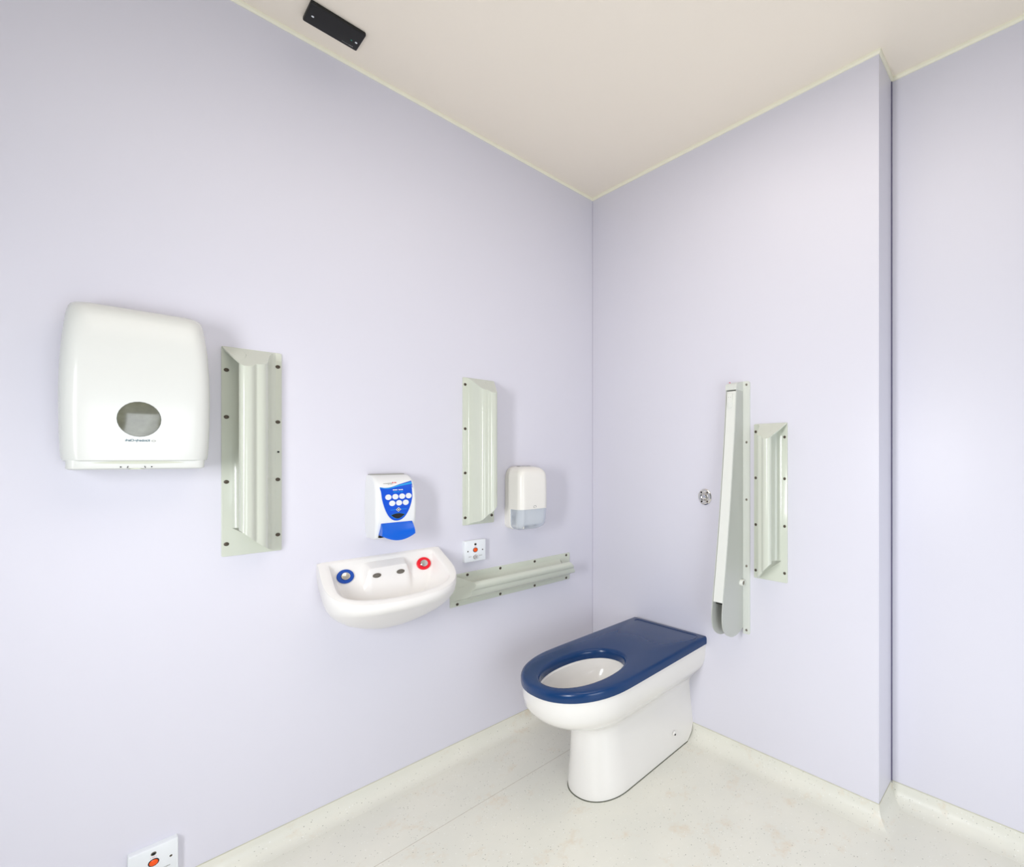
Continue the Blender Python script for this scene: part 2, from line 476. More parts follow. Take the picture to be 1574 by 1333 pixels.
def grip_rail(root, L, W, along, flip, web_end, screws, smat=None, kweb=0.062, kopen=0.080):
    """along: 'v' or 'u' long axis; flip: hollow on the + side; web_end: +1/-1 end closed by a web, the other end is open"""
    sc = W/0.130
    def P(t, s, w):            # t across (from hollow edge), s along, w out
        t = t*sc
        a = (W/2-t) if flip else (t-W/2)
        return (a, s, w) if along == 'v' else (s, a, w)
    ew = lambda t, w: web_end*(L/2-kweb*max(0, w-0.0035)/0.0855)
    eo = lambda t, w: -web_end*(L/2-0.001-kopen*max(0, 1-max(0, t-0.0262)/0.088)**1.25)
    m_ = MB()
    pl = rrect(-L/2, -W/2, L/2, W/2, 0.004, 3)
    if along == 'v': pl = [(b, a) for a, b in pl]
    m_.prism(pl, 0.0, 0.0040, 0.0008)
    N = 14
    rings = []
    for k in range(N+1):
        q = k/N
        rings.append([P(t, eo(0 if i <= 9 else t, w)*(1-q)+ew(t, w)*q, w) for t, w, i in GPD])
    m_.loft(rings)
    # thin web that closes the finger hollow at one end
    tip = GP[9]; M = 8
    outer = []
    for i in range(M+1):
        q = i/M; outer.append((0.001+(tip[0]-0.001)*q, 0.004+(tip[1]-0.004)*(q**0.85)))
    poly = outer+[GP[k] for k in range(8, -1, -1)]
    m_.loft([[P(t, ew(t, w), w) for t, w in poly], [P(t, ew(t, w)-web_end*0.0035, w-0.001) for t, w in poly]])
    body = m_.build('rail_moulding', M_RAIL, root, smooth=33)
    for (t, s) in screws:
        screw_mb(*P(t, s, 0.004)).build('screw', smat or M_STEELD, root)
    return body


rA = on_left('grab_rail', 'tall grey-green moulded grab rail panel right beside the big white towel dispenser', 'grab rail', -1.275, 1.2185)
S4 = (-0.262, -0.090, 0.090, 0.240)
grip_rail(rA, 0.608, 0.130, 'v', False, 1, [(.010, s) for s in (-.268, -.088, .100, .236)] + [(.121, s) for s in (-.255, -.085, .092, .262)])
m_ = MB(); m_.lathe([(0.0028, -0.001), (0.0028, 0.0012), (0.001, 0.0014)], (0.057, 0.0, 0.004), n=12); m_.build('plug', M_HOLE, rA)

rB = on_left('grab_rail', 'upright pale moulded grab rail directly above the small alarm plate', 'grab rail', -0.596, 1.2265)
grip_rail(rB, 0.602, 0.130, 'v', True, 1, [(.121, s) for s in (-.270, -.088, .092, .272)] + [(.010, s) for s in (-.270, -.088, .092, .272)])

rC = on_left('grab_rail', 'horizontal grey-green moulded grab rail at the right of the wash basin', 'grab rail', -0.428, 0.6685)
grip_rail(rC, 0.565, 0.130, 'u', True, -1, kopen=0.055, screws=[(.010, s) for s in (-.215, -.075, .090, .262)] + [(.121, s) for s in (-.255, -.075, .090, .262)])

rD = on_right('grab_rail', 'pale moulded grab rail on the right wall, right of the tall folding rail housing', 'grab rail', 1.048, 1.032)
grip_rail(rD, 0.600, 0.144, 'v', True, 1, [(.010, s) for s in (-.264, -.088, .090, .246)] + [(.123, s) for s in (-.270, -.092, .090, .270)])


# ------------------------------------------------------------------ paper towel dispenser
td = on_left('paper_towel_dispenser', 'large white wall towel dispenser with an oval smoked window, at the far left', 'dispenser', -1.492, 1.172)
# cover
DW = [(0.020, 0.126), (0.06, 0.132), (0.14, 0.139), (0.22, 0.140), (0.30, 0.136), (0.35, 0.128), (0.375, 0.118), (0.390, 0.104), (0.398, 0.085), (0.401, 0.060)]
HW = [(0.020, 0.1130), (0.03, 0.1155), (0.08, 0.1175), (0.20, 0.1180), (0.28, 0.1155), (0.34, 0.1110), (0.375, 0.1070), (0.390, 0.1030), (0.398, 0.0960), (0.401, 0.088)]
dwf = lambda v: smooth_tab(DW, v)
hwf = lambda v: smooth_tab(HW, v)


def ushape(hw, d, r, n=7, w0=0.0, back=None):
    """cover section: open back at w0, rounded front corners; u -hw..hw, w w0..d"""
    b = hw if back is None else back
    pts = [(-b, w0)]
    for i in range(n+1):
        a = PI-PI/2*i/n; pts.append((-hw+r+r*math.cos(a), d-r+r*math.sin(a)))
    for i in range(1, 8): pts.append((-hw+r+(2*hw-2*r)*i/8, d))
    for i in range(n+1):
        a = PI/2-PI/2*i/n; pts.append((hw-r+r*math.cos(a), d-r+r*math.sin(a)))
    pts.append((b, w0))
    return pts


vals = [0.020, 0.0225, 0.03, 0.05, 0.08, 0.12, 0.16, 0.20, 0.24, 0.28, 0.31, 0.34, 0.36, 0.375, 0.384, 0.391, 0.396, 0.3995, 0.401]
mb = MB(); rings = []
for v in vals:
    hw, d = hwf(v), dwf(v)
    if v == 0.020: hw -= 0.003; d -= 0.003
    rings.append([(u, v, w_) for u, w_ in ushape(hw, d, 0.030, w0=0.004, back=hw-0.004)])
mb.loft(rings)
mb.build('cover', M_WHITE, td, smooth=40)
# base tray below the cover
mb = MB()
mb.loft([[(u, v, w_) for u, w_ in ushape(0.1085 - (0.004 if v < 0.001 else 0), d, 0.014, w0=0.0)] for v, d in ((0.0, 0.114), (0.003, 0.119), (0.012, 0.121), (0.026, 0.122))])
tray = mb.build('base', M_WHITE, td, smooth=40)
# lens shaped slot, tabs and dots on the base front
mb = MB()
arc = [(-0.073+0.146*i/24, 0.0165+0.0052*math.sin(PI*i/24)) for i in range(25)] + [(0.073-0.146*i/24, 0.0155-0.0022*math.sin(PI*i/24)) for i in range(1, 24)]
mb.prism(arc, 0.120, 0.1222)
mb.build('towel_slot', M_SLOT, td, label='pale grey-green lens-shaped finger slot')
for u in (-0.024, 0.024):
    mb = MB(); mb.lathe([(0.0014, 0), (0.0014, 0.0008)], (u-0.006, 0.006, 0.1205), n=10); mb.build('latch_hole', M_HOLE, td)
for u, a in ((-0.014, 0.6), (0.014, -0.6)):
    mb = MB(); mb.prism([(u-0.006-0.0006, 0.0035), (u-0.006+0.0006, 0.0035), (u-0.006+0.0006+0.002*a, 0.008), (u-0.006-0.0006+0.002*a, 0.008)], 0.118, 0.1212)
    mb.build('latch_mark', M_HOLE, td)
# push area under the lip
mb = MB(); mb.prism([(-0.018+0.024*i/10-0.000, 0.0030*math.sin(PI*i/10)) for i in range(11)], 0.110, 0.1195); mb.build('release_notch', M_SLOT, td)
# window
def oval(cx, cy, a, b, wf, e, name, m, parent, th=0.002, dome=0.0015, label=None):
    m_ = MB(); K = 5; rings_ = []
    for k in range(K+1):
        q = 1-k/K*0.96
        rings_.append([(x, y, wf(y)+e+dome*(1-q*q)) for x, y in ellipse(cx, cy, a*q, b*q)])
    rings_.insert(0, [(x, y, wf(y)-th) for x, y in ellipse(cx, cy, a, b)])
    m_.loft(rings_)
    return m_.build(name, m, parent, label=label)
oval(-0.002, 0.122, 0.0345, 0.0425, dwf, 0.0004, 'window_rim', M_LENSRIM, td, dome=0.0003)
oval(-0.002, 0.122, 0.0335, 0.0415, dwf, 0.0010, 'viewing_window', M_LENS, td, label='smoked grey-brown oval window')
text_part('lettering', 'Kimberly-Clark', 0.0075, -0.0045, 0.0705, lambda v: dwf(v)+0.0006, M_TEALTX, td, width=0.0385, bold=0.0002)
mb = MB()
o1 = ellipse(0.0205, 0.0700, 0.0036, 0.0022, 20); o2 = ellipse(0.0205, 0.0700, 0.0026, 0.0013, 20)
mb.loft([[(x, y, dwf(y)+0.0006) for x, y in o1], [(x, y, dwf(y)+0.0006) for x, y in o2]], False, False)
mb.build('logo', M_GREYTX, td, smooth=0)

# ------------------------------------------------------------------ soap dispenser
sd = on_left('soap_dispenser', 'white soap dispenser with a blue label and blue push lever above the wash basin', 'dispenser', -0.932, 0.923)
SF = [(0.0, 0.078), (0.02, 0.088), (0.05, 0.096), (0.10, 0.100), (0.14, 0.0985), (0.17, 0.093), (0.19, 0.083), (0.205, 0.068), (0.213, 0.050), (0.2175, 0.030)]
SH = [(0.0, 0.055), (0.02, 0.058), (0.05, 0.0600), (0.12, 0.0610), (0.18, 0.0590), (0.205, 0.0570), (0.2175, 0.055)]
sff = lambda v: smooth_tab(SF, v)
shf = lambda v: smooth_tab(SH, v)
mb = MB(); rings = []
for v in [0, .004, .01, .02, .035, .05, .07, .09, .11, .13, .145, .16, .17, .18, .19, .198, .205, .21, .214, .2175]:
    hw, d = shf(v), sff(v)
    if v == 0: d -= 0.006
    rings.append([(u+0.0025, v, w_) for u, w_ in ushape(hw+0.0015, d, 0.010, w0=0.0, back=hw+0.003)])
mb.loft(rings)
mb.build('body', mat('soap_dispenser_white', s2l(240, 241, 240), 0.2, noise=0.006), sd, smooth=40)
mb = MB(); mb.box((-0.052, 0.2165, 0.0), (0.052, 0.2205, 0.026), 0.001); mb.build('hinge_cap', M_GREYTX, sd)


def decal(outline_lr, name, m, parent, wf, e, label=None):
    """rows of (v, u_left, u_right) laid on the front surface"""
    m_ = MB(); K = 8; rows = []
    for v, a, b in outline_lr: rows.append([(a+(b-a)*i/K, v, wf(v)+e) for i in range(K+1)])
    m_.loft(rows, False, False, closed=False)
    return m_.build(name, m, parent, smooth=40, label=label)


def wave(u): return smooth_tab([(-0.045, 0.1775), (-0.030, 0.1745), (-0.012, 0.1765), (0.016, 0.1855), (0.0545, 0.1960)], u)
# shield: columns in u, each from the curved lower edge to the wavy top
def shield(name, m, e, topf, botf, label=None):
    m_ = MB(); cols = []; n = 28; K = 14
    for i in range(n+1):
        u = -0.0455+0.1000*i/n
        b = botf(u); t = topf(u)
        cols.append([(u, b+(t-b)*k/K, sff(b+(t-b)*k/K)+e) for k in range(K+1)])
    m_.loft(cols, False, False, closed=False)
    return m_.build(name, m, sd, label=label)
def sbot(u):
    q = abs(u-0.0045)/0.0500
    return 0.0600+0.114*(1-(1-min(1, q)**2.3)**0.62)
shield('label', M_BLUE, 0.0006, lambda u: max(wave(u), sbot(u)), sbot, 'blue shield-shaped label with a wavy top')
shield('label_stripe', M_LBLUE, 0.0010, lambda u: wave(u)-0.001-0.06*max(0, u)*1.0, lambda u: wave(u)-0.0025-0.0045*max(0, (u+0.045)/0.095)-0.06*max(0, u), 'light blue stripe')
for u, v in ((-.0228, .1425), (-.0018, .1430), (.0190, .1435), (.0394, .1440), (-.0118, .1210), (.0090, .1214), (.0296, .1214)):
    m_ = MB(); K = 3
    m_.loft([[(x, y, sff(y)+0.0012) for x, y in ellipse(u, v, 0.0094*q, 0.0094*q, 20)] for q in (1, .6, .2)], False, True)
    m_.build('icon', M_ICON, sd)
print_part('print', (5, 5), 0.0058, 0.0075, 0.1665, lambda v: sff(v)+0.0012, M_ICON, sd, 0.031)
print_part('print', (5, 4, 4), 0.0046, 0.0075, 0.1595, lambda v: sff(v)+0.0012, M_LBLUE, sd, 0.029)
print_part('print', (2, 3), 0.0062, 0.0005, 0.1912, lambda v: sff(v)+0.0008, M_REDTX, sd, 0.013, 0.05)
print_part('print', (13,), 0.0034, -0.0195, 0.1893, lambda v: sff(v)+0.0008, M_GREYTX, sd, 0.026, 0.05)
print_part('print', (4, 5), 0.0026, -0.0135, 0.1862, lambda v: sff(v)+0.0008, M_GREYTX, sd, 0.014, 0.05)
m_ = MB(); m_.add([(u, v, sff(v)+0.0012) for u, v in ((-.0172, .0985), (-.0172, .0973), (.0324, .0983), (.0324, .0995))], [(0, 1, 2, 3)]); m_.build('stripe', M_LBLUE, sd, smooth=0)
for r_, m__, e in ((0.0078, M_ICON, 0.0014), (0.0058, M_STEELD, 0.0017), (0.0030, M_ICON, 0.0020)):
    m_ = MB(); m_.add([(0.0072+a*r_, 0.0983+b*r_, sff(0.0983+b*r_)+e) for a, b in ((1, 0), (0, 1), (-1, 0), (0, -1))], [(0, 1, 2, 3)]); m_.build('diamond_logo', m__, sd, smooth=0)
arc = [(-0.0155+0.0425*i/16, 0.0805+0.0050*math.sin(PI*i/16)) for i in range(17)] + [(0.027-0.0425*i/16, 0.0805-0.0135*math.sin(PI*i/16)) for i in range(1, 16)]
m_ = MB(); m_.loft([[(x, y, sff(y)+0.0010) for x, y in [(0.0055+(p[0]-0.0055)*q, 0.078+(p[1]-0.078)*q) for p in arc]] for q in (1.07, .6, .2)], False, True); m_.build('level_window_rim', M_LBLUE, sd)
m_ = MB(); m_.loft([[(x, y, sff(y)+0.0016) for x, y in [(0.0055+(p[0]-0.0055)*q, 0.078+(p[1]-0.078)*q) for p in arc]] for q in (1, .6, .2)], False, True); m_.build('level_window', M_DARK, sd, label='black level window')
# lever recess and lever
rows = []
m_ = MB(); m_.prism([(-.0475, .006), (.0540, .006), (.0500, .0558), (-.0425, .0558)], 0.070, 0.0962); m_.build('lever_recess', M_HOLE, sd)
m_ = MB(); rings = []
for i in range(13):
    q = i/12; u = -0.0475+0.1015*q
    b = 0.0145-0.0205*math.sin(PI*min(1, max(0, (q-0.02)))) ** 0.8
    rr = []
    for k in range(9):
        s = k/8; v = 0.0545+(b-0.0545)*s
        rr.append((u+(0.004*(1-s) if q < .1 else (-0.004*(1-s) if q > .9 else 0)), v, 0.0985+0.020*math.sin(s*PI*0.62)))
    rr += [(rr[-1][0], b, 0.078), (rr[0][0], 0.0545, 0.078)]
    rings.append(rr)
m_.loft(rings); m_.build('push_lever', M_LEVER, sd, smooth=50, label='bright blue push lever')

# ------------------------------------------------------------------ toilet tissue dispenser
tk = on_left('tissue_dispenser', 'small white toilet tissue dispenser with a clear bluish lower window near the corner', 'dispenser', -0.412, 0.891)
TF = [(0.0, 0.092), (0.012, 0.108), (0.04, 0.117), (0.09, 0.122), (0.18, 0.122), (0.235, 0.119), (0.255, 0.112), (0.266, 0.098), (0.272, 0.075)]
TH = [(0.0, 0.050), (0.006, 0.0605), (0.018, 0.0672), (0.035, 0.0690), (0.18, 0.0690), (0.225, 0.0685), (0.242, 0.0655), (0.256, 0.059), (0.265, 0.050), (0.270, 0.038), (0.272, 0.026)]
tff = lambda v: smooth_tab(TF, v); thf = lambda v: smooth_tab(TH, v)
VS = 0.088
m_ = MB(); m_.loft([[(u, v, w_) for u, w_ in ushape(thf(v), tff(v), 0.026, w0=0.004)] for v in [VS, VS+.002, .12, .15, .18, .21, .235, .245, .255, .262, .266, .2695, .272]])
m_.build('cover', M_WARMW, tk, smooth=45)
m_ = MB(); m_.loft([[(u, v, w_) for u, w_ in ushape(thf(v), 0.046, 0.006, w0=0.0)] for v in [0.0, .004, .01, .02, .04, .07, VS]]); m_.build('back_case', M_WARMW, tk, smooth=45)
m_ = MB(); m_.loft([[(u, v, w_) for u, w_ in ushape(thf(v)-0.001, tff(v)-0.001, 0.026, w0=0.046)] for v in [0.0, .004, .01, .02, .04, .065, VS]], True, False); m_.build('clear_window', M_TRAY, tk, smooth=45, label='clear bluish window')
m_ = MB(); m_.box((-0.045, 0.018, 0.046), (0.060, VS, 0.098), 0.004); m_.build('inner_tray', M_INNER, tk)
m_ = MB(); m_.box((0.010, 0.024, 0.098), (0.0125, VS, 0.101)); m_.build('divider', M_WARMW, tk)
m_ = MB(); m_.box((-0.0440, 0.006, 0.046), (-0.0425, VS, 0.108)); m_.build('divider', M_WARMW, tk)
# rounded glyph logo
m_ = MB()
arc = [(0.000+0.0072*math.cos(a), 0.0985+0.0052*math.sin(a)) for a in [PI*i/12 for i in range(13)]]
pts = [(0.0072, 0.0945)]+arc+[(-0.0072, 0.0945)]
pts2 = [(x*0.78, 0.0945+(y-0.0945)*0.78) for x, y in pts]
m_.loft([[(x, y, tff(y)+0.0006) for x, y in pts], [(x, y, tff(y)+0.0006) for x, y in pts2]], False, False, closed=False)
m_.box((-0.0070, 0.0935, tff(.094)), (0.0030, 0.0947, tff(.094)+0.0006))
m_.build('logo', M_GREYTX, tk, smooth=0)
m_ = MB()
for u in (-0.026, -0.002, 0.020):
    m_ = MB(); m_.box((u-0.005, 0.2705, 0.030), (u+0.005, 0.2728, 0.050), 0.0008); m_.build('lock_slot', M_STEELD, tk)


# ------------------------------------------------------------------ alarm plates
def alarm(label, u, v):
    r_ = on_left('alarm_plate', label, 'alarm switch', u, v)
    m_ = MB(); m_.prism(rrect(-.043, -.043, .043, .043, .003), 0.0, 0.020, 0.0025); m_.build('plate', M_PWHITE, r_)
    def disc(name, mt, x, y, r, h, n=20, dome=0.4):
        q = MB(); q.lathe([(r, 0.0185), (r, 0.0198+h*0.6), (r*0.8, 0.020+h), (r*0.2, 0.020+h*(1-0.0))], (x, y, 0), n=n); return q.build(name, mt, r_)
    disc('led_bezel', M_STEEL, 0, 0.0265, 0.0050, 0.0012); disc('led', M_BLACK, 0, 0.0265, 0.0036, 0.0022)
    disc('button_bezel', M_BLACK, 0, 0.0035, 0.0098, 0.0012); disc('alarm_button', M_ORANGE, 0, 0.0035, 0.0078, 0.0028)
    disc('key_switch', M_CHROME, 0, -0.0250, 0.0092, 0.0050); disc('key_slot', M_HOLE, 0.0005, -0.0245, 0.0022, 0.0058, 10)
    for x in (-0.0300, 0.0300): disc('fixing_screw', M_STEELD, x, 0.001, 0.0028, 0.0004, 12)
    wf = lambda v: 0.0204
    print_part('print', (7,), 0.0034, 0.0215, -0.0215, wf, M_GREYTX, r_, 0.015)
    print_part('print', (5,), 0.0034, -0.0215, -0.0215, wf, M_GREYTX, r_, 0.011)
    print_part('print', (1, 5, 1), 0.0030, 0, 0.0170, wf, M_PIN, r_, 0.011)
    return r_
alarm('square white alarm plate below the upright grab rail, right of the basin', -0.6185, 0.8195)
alarm('square white alarm plate low on the left wall near the floor', -1.4660, 0.1300)

# ------------------------------------------------------------------ chrome disc
cd = on_right('pipe_cover_disc', 'small round polished metal disc with four holes on the wall above the toilet', 'metal disc', 0.733, 1.035)
m_ = MB(); m_.lathe([(.034, 0), (.034, .004), (.031, .0065), (.028, .007), (.019, .0062), (.0165, .0050), (.0155, .0050), (.0135, .0085), (.010, .0105), (.001, .011)], n=40); m_.build('plate', M_CHROME, cd, smooth=25)
for a in (50, 130, 235, 310):
    m_ = MB(); m_.lathe([(.0042, .0045), (.0042, .0073), (.0008, .0072)], (.0245*math.cos(R(a)), .0245*math.sin(R(a)), 0), n=12); m_.build('screw_hole', M_HOLE if a in (235, 130) else M_STEELD, cd)

# ------------------------------------------------------------------ folding rail housing
fr = on_right('folding_grab_rail', 'tall pale grey folding grab rail stowed upright in its housing beside the toilet', 'grab rail', 0.925, 0.50)
FD = [(0.0, 0.144), (0.115, 0.1465), (0.157, 0.1415), (0.256, 0.1270), (0.363, 0.1120), (0.50, 0.0945), (0.672, 0.0755), (0.83, 0.0600), (0.985, 0.0475)]
fdf = lambda v: smooth_tab(FD, v)


def side_plate(x0, x1, mt, name):
    out = [(0.0, 1.000), (0.012, 1.000), (fdf(.985)-0.002, 0.984)]
    for i in range(24): v = 0.97-(0.97-0.115)*i/23; out.append((fdf(v), v))
    out += [(.1468, .100), (.1462, .085), (.144, .070), (.140, .057), (.134, .046), (.126, .036), (.116, .027), (.105, .020), (.092, .014),
            (.078, .0105), (.064, .009), (.050, .0095), (.038, .012), (.026, .0165), (.014, .022), (.006, .025), (.0, .026)]
    q = MB(); q.loft([[(x0, v, w_) for w_, v in out], [(x1, v, w_) for w_, v in out]]); return q.build(name, mt, fr, smooth=30)
side_plate(-0.004, 0.0, M_SIDE, 'side_panel'); side_plate(-0.052, -0.048, M_SIDE, 'side_panel')
m_ = MB(); m_.prism(rrect(0.0, 0.002, 0.0315, 1.004, (0.0, 0.008, 0.012, 0.0)), 0.0, 0.004, 0.0006); m_.build('flange', M_HOUS, fr)
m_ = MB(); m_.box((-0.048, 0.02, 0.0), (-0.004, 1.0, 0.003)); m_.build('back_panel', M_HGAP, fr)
# sloping top cap
m_ = MB(); m_.loft([[(x, v, w_) for w_, v in ((0, .965), (0, 1.003), (0.010, 1.0025), (0.0475, 0.991), (0.0505, 0.987), (0.0520, 0.976), (0.0520, 0.967))] for x in (-0.0521, 0.0001)]); m_.build('top_cap', M_HOUS, fr)
m_ = MB(); m_.box((-0.046, 0.9985, 0.028), (-0.043, 1.0005, 0.036)); m_.build('mark', M_REDTX, fr)
# stowed arm cover
m_ = MB(); rows = []
for i in range(22):
    v = 0.962-(0.962-0.155)*i/21; d = fdf(v)+0.0008
    rows.append([(x, v, w_) for x, w_ in ((-0.0465, d-0.03), (-0.0465, d-0.0012), (-0.0453, d), (-0.0053, d), (-0.0041, d-0.0012), (-0.0041, d-0.03))])
m_.loft(rows); m_.build('arm', M_ARM, fr, smooth=30, label='off-white stowed arm')
m_ = MB(); m_.prism([(p[0], p[1]) for p in rrect(-0.0400, 0.895, -0.0160, 0.953, (0.011, 0.011, 0.004, 0.004))], 0.045, fdf(0.90)+0.0040, 0.001); m_.build('release_tab', M_ARM, fr)
m_ = MB()
for x in (-0.033, -0.023): m_.lathe([(.0010, 0.04), (.0010, fdf(0.90)+0.0043)], (x, 0.938, 0), n=8)
m_.build('tab_mark', M_STEELD, fr)
m_ = MB(); m_.lathe([(0.010, -0.044), (0.010, -0.010)], (0, 0.150, 0.118), ax=0, n=16); m_.build('stop_bumper', M_BLACK, fr)
m_ = MB(); m_.lathe([(.0125, 0.0), (.0125, 0.012), (.0115, 0.0135), (.0085, 0.0135), (.0080, 0.010), (.001, 0.010)], (0, 0.208, 0.019), ax=0, n=24); m_.build('pivot_boss', M_ARM, fr)
m_ = MB(); m_.lathe([(.0075, 0.008), (.0075, 0.0115), (.002, 0.0118)], (0, 0.208, 0.019), ax=0, n=16); m_.build('pivot_bolt', M_STEEL, fr)
for i, v in enumerate((0.990, 0.762, 0.535, 0.272, 0.018)):
    screw_mb(0.0165, v, 0.004, 0.0048).build('screw', M_STEEL, fr)

# ------------------------------------------------------------------ wash basin
wb = on_left('wash_basin', 'small white wall basin with blue and red ringed tap buttons', 'basin', -0.939, 0.0)
Z0 = -0.04


OC = [(.185, 0), (.187, .03), (.191, .07), (.193, .11), (.188, .14), (.175, .167), (.154, .187), (.126, .202), (.090, .212), (.045, .217), (0, .219)]
IC = [(.158, .014), (.160, .04), (.1635, .08), (.166, .115), (.165, .140), (.157, .160), (.140, .175), (.112, .187), (.078, .195), (.040, .200), (0, .2015)]


def dense(tab, n=6):
    out = []
    for k in range(len(tab)-1):
        p0 = tab[max(k-1, 0)]; p1 = tab[k]; p2 = tab[k+1]; p3 = tab[min(k+2, len(tab)-1)]
        if k+2 > len(tab)-1: p3 = (-p1[0], p1[1])
        for i in range(n):
            t = i/n
            out.append(tuple(0.5*((2*p1[c])+(-p0[c]+p2[c])*t+(2*p0[c]-5*p1[c]+4*p2[c]-p3[c])*t*t+(-p0[c]+3*p1[c]-3*p2[c]+p3[c])*t**3) for c in (0, 1)))
    out.append(tab[-1]); return out


OD = dense(OC); ID = dense(IC)
OFULL = [(-u, w_) for u, w_ in OD]+[(u, w_) for u, w_ in OD[-2::-1]]
IFULL = [(-u, w_) for u, w_ in ID]+[(u, w_) for u, w_ in ID[-2::-1]]


def half_outline(h, fw, zwall, slope, du=0.0):
    return [(u/0.185*h+du, zwall-slope*ww*fw+Z0, ww*fw) for u, ww in OFULL]


HWB = 0.185


def sstep(a, b, x):
    t = min(1, max(0, (x-a)/(b-a))); return t*t*(3-2*t)


layers = [  # zwall, slope, fw, hw
    (0.896, 0.55, 1.0, 1.0), (0.892, 0.55, 1.008, 1.004), (0.884, 0.54, 1.012, 1.006), (0.865, 0.51, 1.005, 1.006), (0.84, 0.46, .97, 1.003), (0.815, 0.40, 0.915, .998), (0.79, 0.34, 0.85, .98),
    (0.76, 0.28, 0.76, .93), (0.73, 0.22, 0.655, .85), (0.70, 0.16, 0.53, .73), (0.675, 0.11, 0.40, .57), (0.655, 0.07, 0.27, .40), (0.640, 0.03, 0.14, .23), (0.633, 0.0, 0.03, .08)]
m_ = MB()
outer = [half_outline(HWB*h, fw, z, s, 0.026*sstep(3, 12, k)) for k, (z, s, fw, h) in enumerate(layers)]
# inner rim outline: back edge straight, front D
NI = 144


def ray_hit(poly, cu, cw, du, dw):
    best = None
    for (a, b) in zip(poly, poly[1:]+poly[:1]):
        ex, ey = b[0]-a[0], b[1]-a[1]
        den = du*ey-dw*ex
        if abs(den) < 1e-12: continue
        t = ((a[0]-cu)*ey-(a[1]-cw)*ex)/den; q = ((a[0]-cu)*dw-(a[1]-cw)*du)/den
        if t > 0 and -1e-6 <= q <= 1+1e-6 and (best is None or t < best): best = t
    return best


def inner_pt(th, r=1.0):
    """closed inner outline by angle about the cavity centre"""
    cu, cw = 0.0, 0.100
    c, s = math.cos(th), math.sin(th)
    t = ray_hit(IFULL, cu, cw, c, s)
    return (cu+c*t*r, cw+s*t*r)


rimz = lambda ww: 0.896-0.55*ww
zb = 0.742


def sstep(a, b, x):
    t = min(1, max(0, (x-a)/(b-a))); return t*t*(3-2*t)


def cavity_z(u, ww, r):
    zr = rimz(ww)
    bowl = zr-(zr-zb)*(1-r**5)*(1.0 if r > 0.3 else 1.0)
    # ledge behind: steep button panels and centre outlet block
    panel = 0.880-2.1*(ww-0.014)
    blk_top = 0.880-0.50*(ww-0.012)
    blk = min(blk_top, 0.858-5.0*(ww-0.052)) if ww > 0.03 else blk_top
    k = 1-sstep(0.056, 0.075, abs(u))
    ledge = panel*(1-k)+max(blk, panel)*k
    z = max(bowl, ledge) if r < 0.999 else zr
    return min(z, zr)


cav = []
RR = [1.0, 0.985, 0.965, 0.94, 0.91, 0.88, 0.85, 0.81, 0.77, 0.73, 0.69, 0.65, 0.61, 0.57, 0.53, 0.49, 0.45, 0.4, 0.34, 0.27, 0.2, 0.12, 0.05]
for r in RR:
    ring = []
    for i in range(NI):
        u, ww = inner_pt(2*PI*i/NI, r)
        ring.append((u, cavity_z(u, ww, r)+Z0, ww))
    cav.append(ring)
# rounded lip ring just outside the cavity
lip = []
for i in range(NI):
    u, ww = inner_pt(2*PI*i/NI, 1.015); lip.append((u, rimz(ww)+0.0012+Z0, ww))
m_.loft([lip]+cav, False, True)
# outer shell
m_.loft(outer, False, True, closed=False)
# rim surface between lip ring and outer outline (+ straight back edge)
top_out = []
n0 = len(outer[0])
for i in range(NI):
    th = 2*PI*i/NI
    lu, lz, lw = lip[i]
    # direction from centre, intersect with outer outline (D shape + back line w=0)
    cu, cw = 0.0, 0.100
    du, dw = lu-cu, lw-cw
    best = None
    poly = [(p[0], p[2]) for p in outer[0]]
    best = ray_hit(poly, cu, cw, du, dw)
    top_out.append((cu+du*best, 0, cw+dw*best))
mid = [((a[0]*0.45+b[0]*0.55), rimz(a[2]*0.45+b[2]*0.55)+0.0020+Z0, a[2]*0.45+b[2]*0.55) for a, b in zip(lip, top_out)]
top_out = [(p[0], rimz(p[2])+Z0+0.0002, p[2]) for p in top_out]
m_.loft([top_out, mid, lip], False, False)
m_.build('bowl', M_BASIN, wb, smooth=50)


def cyl_on(name, mt, c, nrm, prof, n=28, squash=1.0, label=None):
    nrm = Vector(nrm).normalized(); x = Vector((1, 0, 0)); x = (x-nrm*x.dot(nrm)).normalized(); y = nrm.cross(x)
    q = MB(); rings_ = []
    for r_, h in prof:
        rings_.append([tuple(Vector(c)+x*r_*math.cos(2*PI*i/n)+y*r_*squash*math.sin(2*PI*i/n)+nrm*h) for i in range(n)])
    q.loft(rings_); return q.build(name, mt, wb, label=label)


pn = (0, 1.0, 2.1)
for u, mt, lb in ((-0.118, M_RINGB, 'blue ring'), (0.121, M_RINGR, 'red ring')):
    wv = 0.0310; zz = 0.880-2.1*(wv-0.014)+Z0
    cyl_on('tap_ring', mt, (u, zz+0.0016, wv+0.003), pn, [(.0235, -.004), (.0235, .0012), (.0225, .0020), (.0130, .0020), (.0130, -.001)], label=lb)
    cyl_on('tap_button', M_CHROME, (u, zz+0.0016, wv+0.003), pn, [(.0122, -.002), (.0122, .0042), (.0105, .0056), (.002, .0060)])
for u in (-0.036, 0.036):
    cyl_on('water_outlet', M_STEEL, (u, 0.836+Z0, 0.0575), (0, 0.2, 1), [(.0125, -.004), (.0125, .0010), (.0100, .0012), (.0090, -.0005), (.001, -.0005)], squash=0.62)

